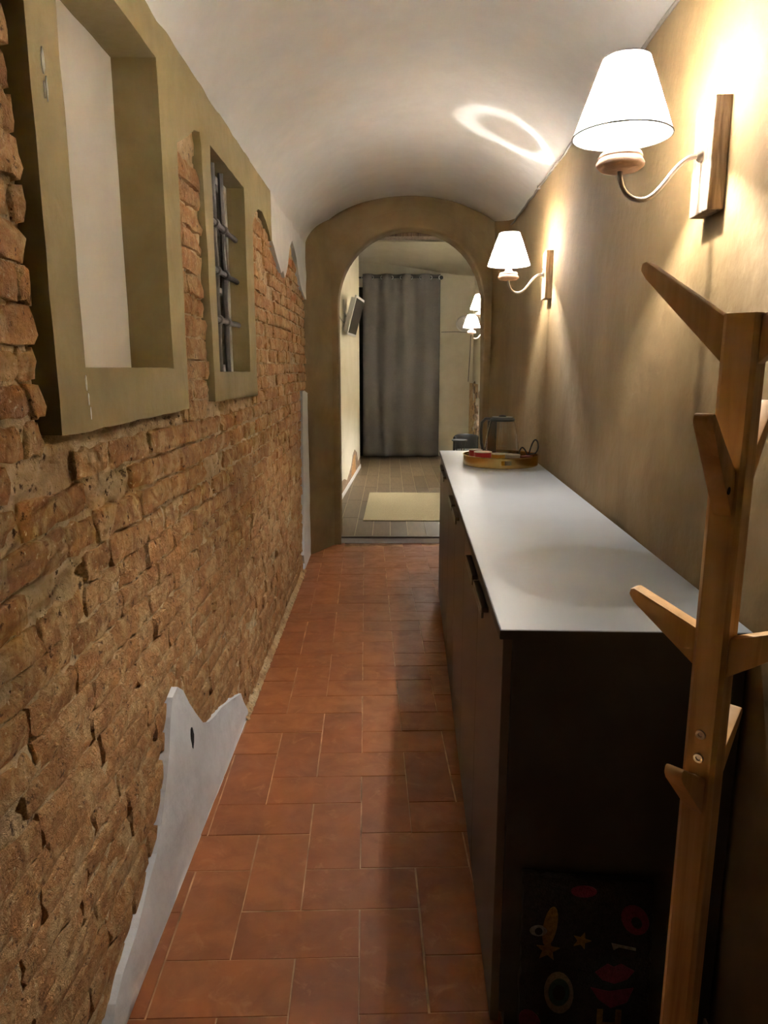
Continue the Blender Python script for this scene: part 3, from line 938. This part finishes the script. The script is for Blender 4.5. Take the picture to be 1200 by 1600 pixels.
# ------------------------------------------------------------------ cable along the vault spring on the right
cb = []
for q in range(60):
    y = .2 + 5.1 * q / 59
    cb.append((RX(y) - .012 + .002 * math.sin(q * 1.9), y, zR(y) - .008 + .003 * math.sin(q * 1.3)))
ct = thing('ceiling_cable', 'thin grey cable clipped where ochre wall meets white vault', 'cable', cb[0])
b0 = Vector(cb[0])
MB().tube([Vector(p) - b0 for p in cb], .0055, 8).build('wire', M['cable'], ct, smooth=True)
for q in (8, 19, 26, 34, 45):
    p = Vector(cb[q]) - b0
    MB().box(p.x - .009, p.x + .010, p.y - .006, p.y + .006, p.z - .009, p.z + .009).build('clip', M['silver'], ct, bevel=.002)

# ------------------------------------------------------------------ coat rack
PXR, PYR = .487, .985
rk = thing('coat_rack', 'pale pine coat rack with peg branches standing before the cabinets', 'coat rack', (PXR, PYR, 0), -PI / 4)
# local axes: +x = right-front (0.707,-0.707), -y = front (-.707,-.707)
hw_ = .0235; ch_ = .006
def oct_(h, c): return [(-h + c, -h), (h - c, -h), (h, -h + c), (h, h - c), (h - c, h), (-h + c, h), (-h, h - c), (-h, -h + c)]
MB().prism(oct_(hw_, ch_), lambda u, v, k: (u, v, .03 + 1.443 * k)).build('pole', M['pine'], rk)
def branch(direc, zr, reach, rise, th=.026, root_h=.060, tip_h=.030, hole_dark=False, name='peg'):
    # flat tapered arm in the vertical plane of direc (unit in local xy)
    d = Vector(direc); n = Vector((-d.y, d.x))
    s0 = hw_ - .002
    prof = [(s0, zr - root_h * .62), (s0 + reach * .93, zr + rise - tip_h * .75), (s0 + reach, zr + rise - tip_h * .30), (s0 + reach * .985, zr + rise + .001), (s0 + reach * .93, zr + rise + .003), (s0, zr + root_h * .45)]
    mb = MB().prism(prof, lambda u, v, k: (d.x * u + n.x * (th / 2 if k else -th / 2), d.y * u + n.y * (th / 2 if k else -th / 2), v))
    o = mb.build(name, M['pine'], rk, bevel=.004, bseg=2, smooth=True, sharp=50)
    if hole_dark:
        m = MB().lathe([(0, 0), (.0055, 0), (.0055, .0015), (0, .0015)], 12)
        m.v = [(d.x * (s0 + .018) + n.x * (-th / 2) + n.x * (-p[2] + .0008), d.y * (s0 + .018) + n.y * (-th / 2 - p[2] + .0008), 0) for p in m.v] and \
              [tuple(Vector((d.x * (s0 + .022), d.y * (s0 + .022), zr + .004)) + Vector((d.x, d.y, 0)) * p[0] + Vector((0, 0, 1)) * p[1] + Vector((n.x, n.y, 0)) * (side_ * (th / 2 + p[2] - .0008))) for p in m.v for side_ in ((hole_dark,))]
        m.build('screw_hole', M['hole_dark'], o)  # black disc painted for the dark inside a screw hole
    return o
LFT, RGT, FRT, BCK = (-1, 0), (1, 0), (0, -1), (0, 1)
branch(LFT, 1.442, .128, .108)
branch(RGT, 1.442, .128, .108)
branch(FRT, 1.235, .100, .108, hole_dark=1, tip_h=.026)
branch(BCK, 1.235, .100, .118, tip_h=.026)
branch(LFT, 1.000, .110, .062, root_h=.056, tip_h=.026)
branch(RGT, .995, .120, .070, root_h=.056, tip_h=.026)
branch(FRT, .775, .095, .075, root_h=.056, tip_h=.026)
branch(BCK, .775, .095, .090, root_h=.056, tip_h=.026)
for zs in (.868, .830):
    sc_ = MB().lathe([(0, .0002), (.003, .0002), (.0036, .0022), (.0068, .0026), (.0075, .0006), (.0075, -.002)], 16)
    sc_.v = [(p[0], -hw_ - p[2], zs + p[1]) for p in sc_.v]
    sc_.build('screw', M['steel'], rk, smooth=True)
for d, ln in ((LFT, .16), (RGT, .16), (FRT, .17), (BCK, .16)):
    dv = Vector(d); nv = Vector((-dv.y, dv.x))
    prof = [(hw_ - .002, .02), (hw_ + ln * .75, .0), (hw_ + ln, .0), (hw_ + ln, .022), (hw_ - .002, .115)]
    MB().prism(prof, lambda u, v, k: (dv.x * u + nv.x * .013 * (1 if k else -1), dv.y * u + nv.y * .013 * (1 if k else -1), v)).build('foot', M['pine'], rk, bevel=.003)

# ------------------------------------------------------------------ tufted mat leaning on the cabinet side
mt = thing('tufted_mat', 'dark tufted mat with eye, star and lip motifs leaning on cabinet', 'mat', (.413, 1.239, 0.002), -CA)
mt.rotation_euler = (math.radians(-3.2), 0, -CA)
mw, mh = .132, .385
random.seed(21)
ol = []
for (p, q, nn) in (((-mw, 0), (mw, 0), 16), ((mw, 0), (mw, mh), 24), ((mw, mh), (-mw, mh + .012), 18), ((-mw, mh + .012), (-mw, 0), 24)):
    ol += [(p[0] + (q[0] - p[0]) * i / nn + random.uniform(-.003, .003), max(0, p[1] + (q[1] - p[1]) * i / nn + random.uniform(-.003, .003))) for i in range(nn)]
MB().prism(ol, lambda u, v, k: (u, .014 - .020 * k, v)).build('pile', M['mat_pile'], mt, bevel=.004)
def motif(name, poly, mat, lift=.003):
    return MB().prism(poly, lambda u, v, k: (u, -.006 - lift * k + .001, v)).build(name, mat, mt, bevel=.0008, bseg=1)
def star(cx, cz, r, n=5, rot=0.3, inner=.42): return [(cx + (r if i % 2 == 0 else r * inner) * math.sin(rot + PI * i / n), cz + (r if i % 2 == 0 else r * inner) * math.cos(rot + PI * i / n)) for i in range(2 * n)]
def ell(cx, cz, a, b, n=20, rot=0): return [(cx + a * math.cos(t) * math.cos(rot) - b * math.sin(t) * math.sin(rot), cz + a * math.cos(t) * math.sin(rot) + b * math.sin(t) * math.cos(rot)) for t in [2 * PI * k / n for k in range(n)]]
motif('star_motif', star(-.010, .255, .020), M['pile_gold'])
motif('blob_motif', ell(-.075, .285, .014, .045, 18, -.15), M['pile_gold'])
motif('star_motif', star(-.078, .232, .026, 5, .1), M['pile_gold'], .0032)
motif('cheek_motif', ell(-.01, .365, .026, .013), M['pile_pink'])
motif('lips_motif', [(.02, .185), (.045, .205), (.058, .198), (.072, .206), (.10, .19), (.085, .17), (.06, .160), (.035, .168)], M['pile_pink'])
motif('lips_motif', [(.012, .15), (.05, .142), (.10, .152), (.088, .118), (.055, .104), (.03, .122)], M['pile_pink'])
e_ = motif('eye_motif', ell(-.052, .135, .030, .048, 22, .1), M['pile_cream'])
motif('iris_motif', ell(-.052, .137, .022, .032, 20), M['pile_teal'], .004)
motif('pupil_motif', ell(-.052, .137, .013, .018, 16), M['mat_pile'], .005)
motif('eye_motif', ell(-.098, .275, .018, .012), M['pile_cream'])
motif('pupil_motif', ell(-.098, .275, .008, .008, 12), M['mat_pile'], .005)
motif('petal_motif', ell(.095, .305, .026, .035, 18, .5), M['pile_pink'])
motif('petal_motif', ell(.098, .300, .010, .014, 12, .5), M['mat_pile'], .0045)
motif('bolt_motif', [(.05, .252), (.10, .242), (.10, .236), (.065, .243), (.055, .236)], M['pile_cream'])
motif('cheek_motif', ell(-.108, .06, .022, .036, 16, .4), M['pile_pink'])
for (a0, a1, c0, c1) in ((.028, .040, .03, .10), (.066, .078, .03, .10), (.040, .066, .058, .070)):
    motif('letter_stroke', [(a0, c0), (a1, c0), (a1, c1), (a0, c1)], M['pile_gold'])

# ------------------------------------------------------------------ tray, kettle, tins
TXc, TYc = .603, 3.665
tr = thing('brass_tray', 'round brass tray with pierced rim on the far end of worktop', 'tray', (TXc, TYc, CH + .001))
R_, HR = .192, .052
MB().lathe([(0, 0), (R_ - .004, 0), (R_, .003), (R_, .006), (R_ - .003, .006), (0, .004)], 64).build('tray_base', M['brass'], tr, smooth=True, sharp=30)
# rim as a band of panels with two handle slots
rm = MB(); N = 96
def slot(a):
    for c in (-PI / 2 + .01, PI / 2):
        if abs((a - c + PI) % (2 * PI) - PI) < .145: return True
    return False
vs = []; fs = []
zs_ = [.004, .018, .040, HR]
for i in range(N):
    a = 2 * PI * i / N
    for z_ in zs_:
        vs.append((R_ * math.cos(a), R_ * math.sin(a), z_)); vs.append(((R_ - .0028) * math.cos(a), (R_ - .0028) * math.sin(a), z_))
w8 = len(zs_) * 2
def present(i, k): return not (k == 1 and slot(2 * PI * (i + .5) / N))
for i in range(N):
    j = (i + 1) % N
    for k in range(3):
        if not present(i, k): continue
        a, b_ = i * w8 + 2 * k, j * w8 + 2 * k
        fs += [(a, b_, b_ + 2, a + 2), (a + 1, a + 3, b_ + 3, b_ + 1)]
        if k == 2 or not present(i, k + 1): fs.append((a + 2, b_ + 2, b_ + 3, a + 3))
        if k == 2 and not present(i, 1): fs.append((a, a + 1, b_ + 1, b_))
rm.add(vs, fs)
rm.build('rim', M['brass'], tr, smooth=True, sharp=40)
rb_ = MB(); rb_.lathe([(R_ - .0014 + .003 * math.cos(q * PI / 3), HR + .003 * math.sin(q * PI / 3)) for q in range(6)], 64, close=True)
rb_.build('rim_bead', M['brass'], tr, smooth=True)

ZT = CH + .007
kt = thing('glass_kettle', 'clear glass kettle with black lid and handle on the tray', 'kettle', (TXc + .012, TYc + .045, ZT), 0)
MB().lathe([(0, 0), (.082, 0), (.086, .006), (.086, .026), (.080, .034), (0, .034)], 40).build('heating_base', M['black'], kt, smooth=True, sharp=35)
MB().lathe([(0, .034), (.079, .034), (.079, .040), (0, .041)], 40).build('steel_floor', M['steel'], kt, smooth=True, sharp=35)
op = [(.084, .036), (.0885, .050), (.0885, .072), (.084, .115), (.076, .160), (.066, .205), (.061, .218)]
ip = [(r_ - .0025, z_) for r_, z_ in reversed(op)]
MB().lathe(op + ip, 48, close=True).build('glass_body', M['glass'], kt, smooth=True, sharp=60)
ld = MB().lathe([(0, .214), (.060, .214), (.064, .219), (.064, .226), (.056, .233), (.020, .236), (.018, .243), (.010, .246), (0, .246)], 40).build('lid', M['black'], kt, smooth=True, sharp=30)
MB().lathe([(.050, .2338), (.054, .2362), (.030, .2380), (.026, .2360)], 36, close=True).build('lid_trim', M['steel'], ld, smooth=True)
# handle: strap on the left-back side
hp_ = [(-.058, .01, .225), (-.085, .015, .226), (-.104, .018, .205), (-.108, .018, .16), (-.105, .016, .10), (-.094, .012, .052), (-.082, .010, .03)]
hm = MB()
HW = .013
secs = []
for i, p in enumerate(hp_):
    a = Vector(hp_[max(i - 1, 0)]); b_ = Vector(hp_[min(i + 1, len(hp_) - 1)])
    d = (b_ - a).normalized(); nrm = d.cross(Vector((0, 1, 0))).normalized()
    secs.append([Vector(p) + nrm * s1 * .007 + Vector((0, 1, 0)) * s2 * HW for s1, s2 in ((-1, -1), (1, -1), (1, 1), (-1, 1))])
vs = [q for s_ in secs for q in s_]; fs = []
for i in range(len(secs) - 1):
    for k in range(4): fs.append((4 * i + k, 4 * i + (k + 1) % 4, 4 * i + 4 + (k + 1) % 4, 4 * i + 4 + k))
fs += [(0, 1, 2, 3), tuple(4 * (len(secs) - 1) + k for k in (3, 2, 1, 0))]
hm.add(vs, fs).build('handle', M['black'], kt, bevel=.003, smooth=True)
MB().box(-.070, -.022, .034, .052, .045, .215).build('handle_spine', M['black'], kt, bevel=.004)
cordp = [(.07, -.03, .01), (.085, -.035, .015), (.095, -.03, .06), (.112, -.02, .078), (.130, -.02, .070), (.148, -.02, .045), (.160, -.02, .030),
         (.165, -.02, .060), (.182, -.018, .100), (.200, -.015, .118), (.216, -.015, .108), (.222, -.015, .080), (.212, -.017, .055), (.190, -.02, .046), (.165, -.02, .044), (.150, -.022, .03), (.140, -.03, .012)]
cv = [Vector((.07 + (p[0] - .07) * .78, p[1], p[2])) for p in cordp]; pts = []
for i in range(len(cv) - 1):
    p0 = cv[max(i - 1, 0)]; p1 = cv[i]; p2 = cv[i + 1]; p3 = cv[min(i + 2, len(cv) - 1)]
    for q in range(4):
        s = q / 4
        pts.append(.5 * ((2 * p1) + (p2 - p0) * s + (2 * p0 - 5 * p1 + 4 * p2 - p3) * s * s + (3 * p1 - p0 - 3 * p2 + p3) * s ** 3))
MB().tube(pts, .0038, 8).build('power_cord', M['black'], kt, smooth=True)

def tin(name, label, x, y, r_, h_, body, lidm, cat='tin'):
    t = thing(name, label, cat, (x, y, ZT), 0, 'small tins on the brass tray')
    MB().lathe([(0, 0), (r_ - .002, 0), (r_, .003), (r_, h_ - .0045), (r_ - .001, h_ - .003), (0, h_ - .003)], 28).build('body', M[body], t, smooth=True, sharp=30)
    MB().lathe([(0, h_ - .003), (r_ + .0012, h_ - .003), (r_ + .0012, h_ - .001), (r_ - .002, h_), (0, h_)], 28).build('lid', M[lidm], t, smooth=True, sharp=30)
    return t
tin('round_tin', 'small red tin with white lid on the brass tray', TXc - .098, TYc - .055, .045, .067, 'red', 'offwhite')
tin('round_tin', 'second red tin with white lid, close beside the kettle handle', TXc - .120, TYc + .060, .036, .066, 'red', 'offwhite')
tin('round_tin', 'small yellow tin with pale lid at front of the tray', TXc - .030, TYc - .118, .035, .064, 'yellow', 'offwhite')
tin('round_tin', 'flat silver tin beside the yellow one on the tray', TXc + .043, TYc - .120, .036, .060, 'steel', 'silver')
cbx = MB().box(-.03, .03, -.02, .02, 0, .046).build('sachet_box', M['maroon'], None, bevel=.003)
cbx.location = (TXc + .118, TYc - .062, ZT); cbx.rotation_euler = (0, 0, .5)
tag(cbx, 'maroon sachet box beside the kettle cord on the tray', 'box')

# ------------------------------------------------------------------ far room: curtain, rod, television, rug ...
YC = 11.02
rd = thing('curtain_rod', 'thin black curtain rod with ball end above the doorway', 'curtain rod', (.25, YC, 2.735))
MB().tube([(-.85, 0, 0), (.585, 0, 0)], .011, 12).build('rod', M['black'], rd, smooth=True)
bm_ = MB().lathe([(0, -.03), (.017, -.027), (.028, -.012), (.030, 0), (.028, .012), (.017, .027), (0, .03)], 16)
bm_.v = [(p[2] + .60, p[0], p[1]) for p in bm_.v]
bm_.build('finial', M['black'], rd, smooth=True)
cu = thing('curtain', 'floor length dark grey curtain hanging over the far doorway', 'curtain', (.26, YC, .07))
nw = 4.0; hwid = .585; ctop = 2.735 - .07 + .05
def cur(u, v):
    # u across, v down(0) .. top(1)
    x = -hwid + 2 * hwid * u
    amp = .048 * (.6 + .4 * v) + .012
    ph = 2 * PI * nw * u + .7 * math.sin(v * 2.2) * (1 - v)
    y = -amp * math.sin(ph) + (1 - v) * .018 * nz(u * 9, v * 2, 0, 1) - .004
    flare = (1 - v) ** 3 * .004
    return (x * (1 - .012 * v), y, .012 * (1 - v) * nz(u * 6, 3, 0, 1) + ctop * v)
cf = grid(150, 36, cur).build('fabric', M['curtain'], cu, smooth=True, sharp=180)
so = cf.modifiers.new('thick', 'SOLIDIFY'); so.thickness = .003
for k in range(9):
    u = k / 8
    if k in (0, 8): u = .004 if k == 0 else .996
    x = (-hwid + 2 * hwid * u) * .988
    g = MB().lathe([(.024 + .006 * math.cos(q * PI / 3), .006 * math.sin(q * PI / 3)) for q in range(6)], 16, close=True)
    ang = 1.0 if k % 2 == 0 else -1.0
    R = Matrix.Rotation(ang * 0.72, 4, 'Z') @ Matrix.Rotation(PI / 2, 4, 'X')
    g.v = [tuple(R @ Vector(p) + Vector((x, 0, 2.735 - .07))) for p in g.v]
    g.build('grommet', M['silver'], cu, smooth=True)

tv = thing('television', 'small silver flat television on a swivel wall arm', 'television', (-.310, 7.92, 1.95))
Rt = Matrix.Rotation(math.radians(-6), 4, 'Z') @ Matrix.Rotation(math.radians(15), 4, 'Y')
def tvb(name, x0, x1, y0, y1, z0, z1, mat, par, bev=.004):
    o = MB().box(x0, x1, y0, y1, z0, z1, Rt).build(name, M[mat], par, bevel=bev); return o
tvb('back_shell', -.050, -.012, -.27, .27, -.175, .185, 'silver', tv, .012)
bz = tvb('bezel', -.012, .010, -.30, .30, -.20, .21, 'silver', tv)
tvb('screen', .0085, .0125, -.275, .275, -.175, .185, 'screen', bz, 0)
ar = MB().tube([(-.115, -.10, .03), (-.085, -.04, .02), (-.06, .0, .0)], .012, 8)
ar.build('swivel_arm', M['steel'], tv, smooth=True)
MB().box(-.128, -.108, -.16, -.04, -.06, .17).build('wall_bracket', M['steel'], tv, bevel=.004)
MB().tube([(-.105, -.10, .02), (-.075, -.12, -.07), (-.088, -.09, -.14), (-.07, -.03, -.16), (-.045, .0, -.12)], .006, 6).build('loose_cable', M['silver'], tv, smooth=True)
cl = thing('wall_wire', 'thin pale wire running along far left wall to television', 'wire', (-.44, 7.55, 1.92))
MB().tube([(-.05, -1.0, .06), (-.012, -.3, .015), (.0, .0, -.02), (.02, .2, -.04)], .006, 6).build('wire', M['cable'], cl, smooth=True)

jr = thing('jute_rug', 'pale woven jute rug on the plank floor beyond the arch', 'rug', (.36, 7.0, FZ), -.02)
g_ = MB(); nr = 46
vs = []; fs = []
for i in range(nr + 1):
    yy = -.735 + 1.47 * i / nr
    for x_ in (-.50, -.2, .1, .45): vs.append((x_ - .03 * (1 - i / nr) * (1 if x_ < -.4 else 0), yy, .009 + (.0022 if i % 2 else 0)))
for i in range(nr):
    for k in range(3): fs.append((4 * i + k, 4 * i + k + 1, 4 * i + 5 + k, 4 * i + 4 + k))
g_.add(vs, fs).build('weave', M['jute'], jr)
MB().box(-.535, .455, -.742, .742, .001, .0075).build('backing', M['jute'], jr, bevel=.002)

stl = thing('bistro_stool', 'black wire stool behind the far end of the worktop', 'stool', (.855, 8.05, FZ))
MB().lathe([(0, .548), (.085, .548), (.090, .553), (.090, .560), (.084, .564), (0, .564)], 28).build('seat', M['black'], stl, smooth=True, sharp=30)
for a in (.4, .4 + PI / 2, .4 + PI, .4 + 3 * PI / 2):
    MB().tube([(.075 * math.cos(a), .075 * math.sin(a), .55), (.045 * math.cos(a), .045 * math.sin(a), .35), (.11 * math.cos(a), .11 * math.sin(a), .0)], .005, 8).build('leg', M['black'], stl, smooth=True)
chp = thing('armchair', 'black rounded armchair half hidden behind the kettle', 'chair', (.97, 8.30, FZ))
MB().lathe([(0, .30), (.13, .30), (.16, .34), (.16, .40), (.13, .42), (0, .42)], 24).build('seat', M['black'], chp, smooth=True)
bkp = []
for q in range(17):
    a = PI * .05 + PI * .9 * q / 16
    bkp.append((.13 * math.cos(a), .05 + .12 * math.sin(a)))
bk_ = MB(); vs = []; fs = []
for (x_, y_) in bkp:
    d = Vector((x_, y_ - .05)).normalized()
    hh = .575 - .0 + .018 * math.sin(PI * bkp.index((x_, y_)) / 16)
    for (o_, z_) in ((0, .36), (.028, .36), (.028, hh - .02), (.014, hh), (0, hh - .02)): vs.append((x_ + d.x * o_, y_ + d.y * o_, z_))
for i in range(16):
    for k in range(5): fs.append((5 * i + k, 5 * i + (k + 1) % 5, 5 * i + 5 + (k + 1) % 5, 5 * i + 5 + k))
fs += [(0, 1, 2, 3, 4), (80, 81, 82, 83, 84)]
bk_.add(vs, fs).build('backrest', M['black'], chp, smooth=True)
for (x_, y_) in ((-.10, -.09), (.10, -.09), (-.10, .10), (.10, .10)):
    MB().tube([(x_, y_, .32), (x_ * 1.25, y_ * 1.25, 0)], [.014, .009], 8).build('leg', M['black'], chp, smooth=True)
vt = thing('wall_disc', 'round grey vent on back wall beside the small sconce', 'disc', (1.225, RB - .001, 2.085))
vm = MB().lathe([(0, .0), (.12, 0), (.12, .012), (.105, .022), (.08, .016), (0, .016)], 32)  # plain grey disc standing slightly off the wall
vm.v = [(p[0], -p[2], p[1]) for p in vm.v]
vm.build('cover', M['silver'], vt, smooth=True, sharp=30)
wc = thing('surface_wire', 'thin dark wire crossing the far room back wall', 'wire', (1.0, RB - .008, 1.96))
MB().tube([(-.12, 0, .0), (.1, 0, .005), (.30, 0, -.005)], .006, 6).build('wire', M['cable'], wc, smooth=True)
MB().tube([(.335, 0, -.05), (.33, 0, -.3), (.31, 0, -.75)], .007, 6).build('wire_drop', M['cable'], wc, smooth=True)
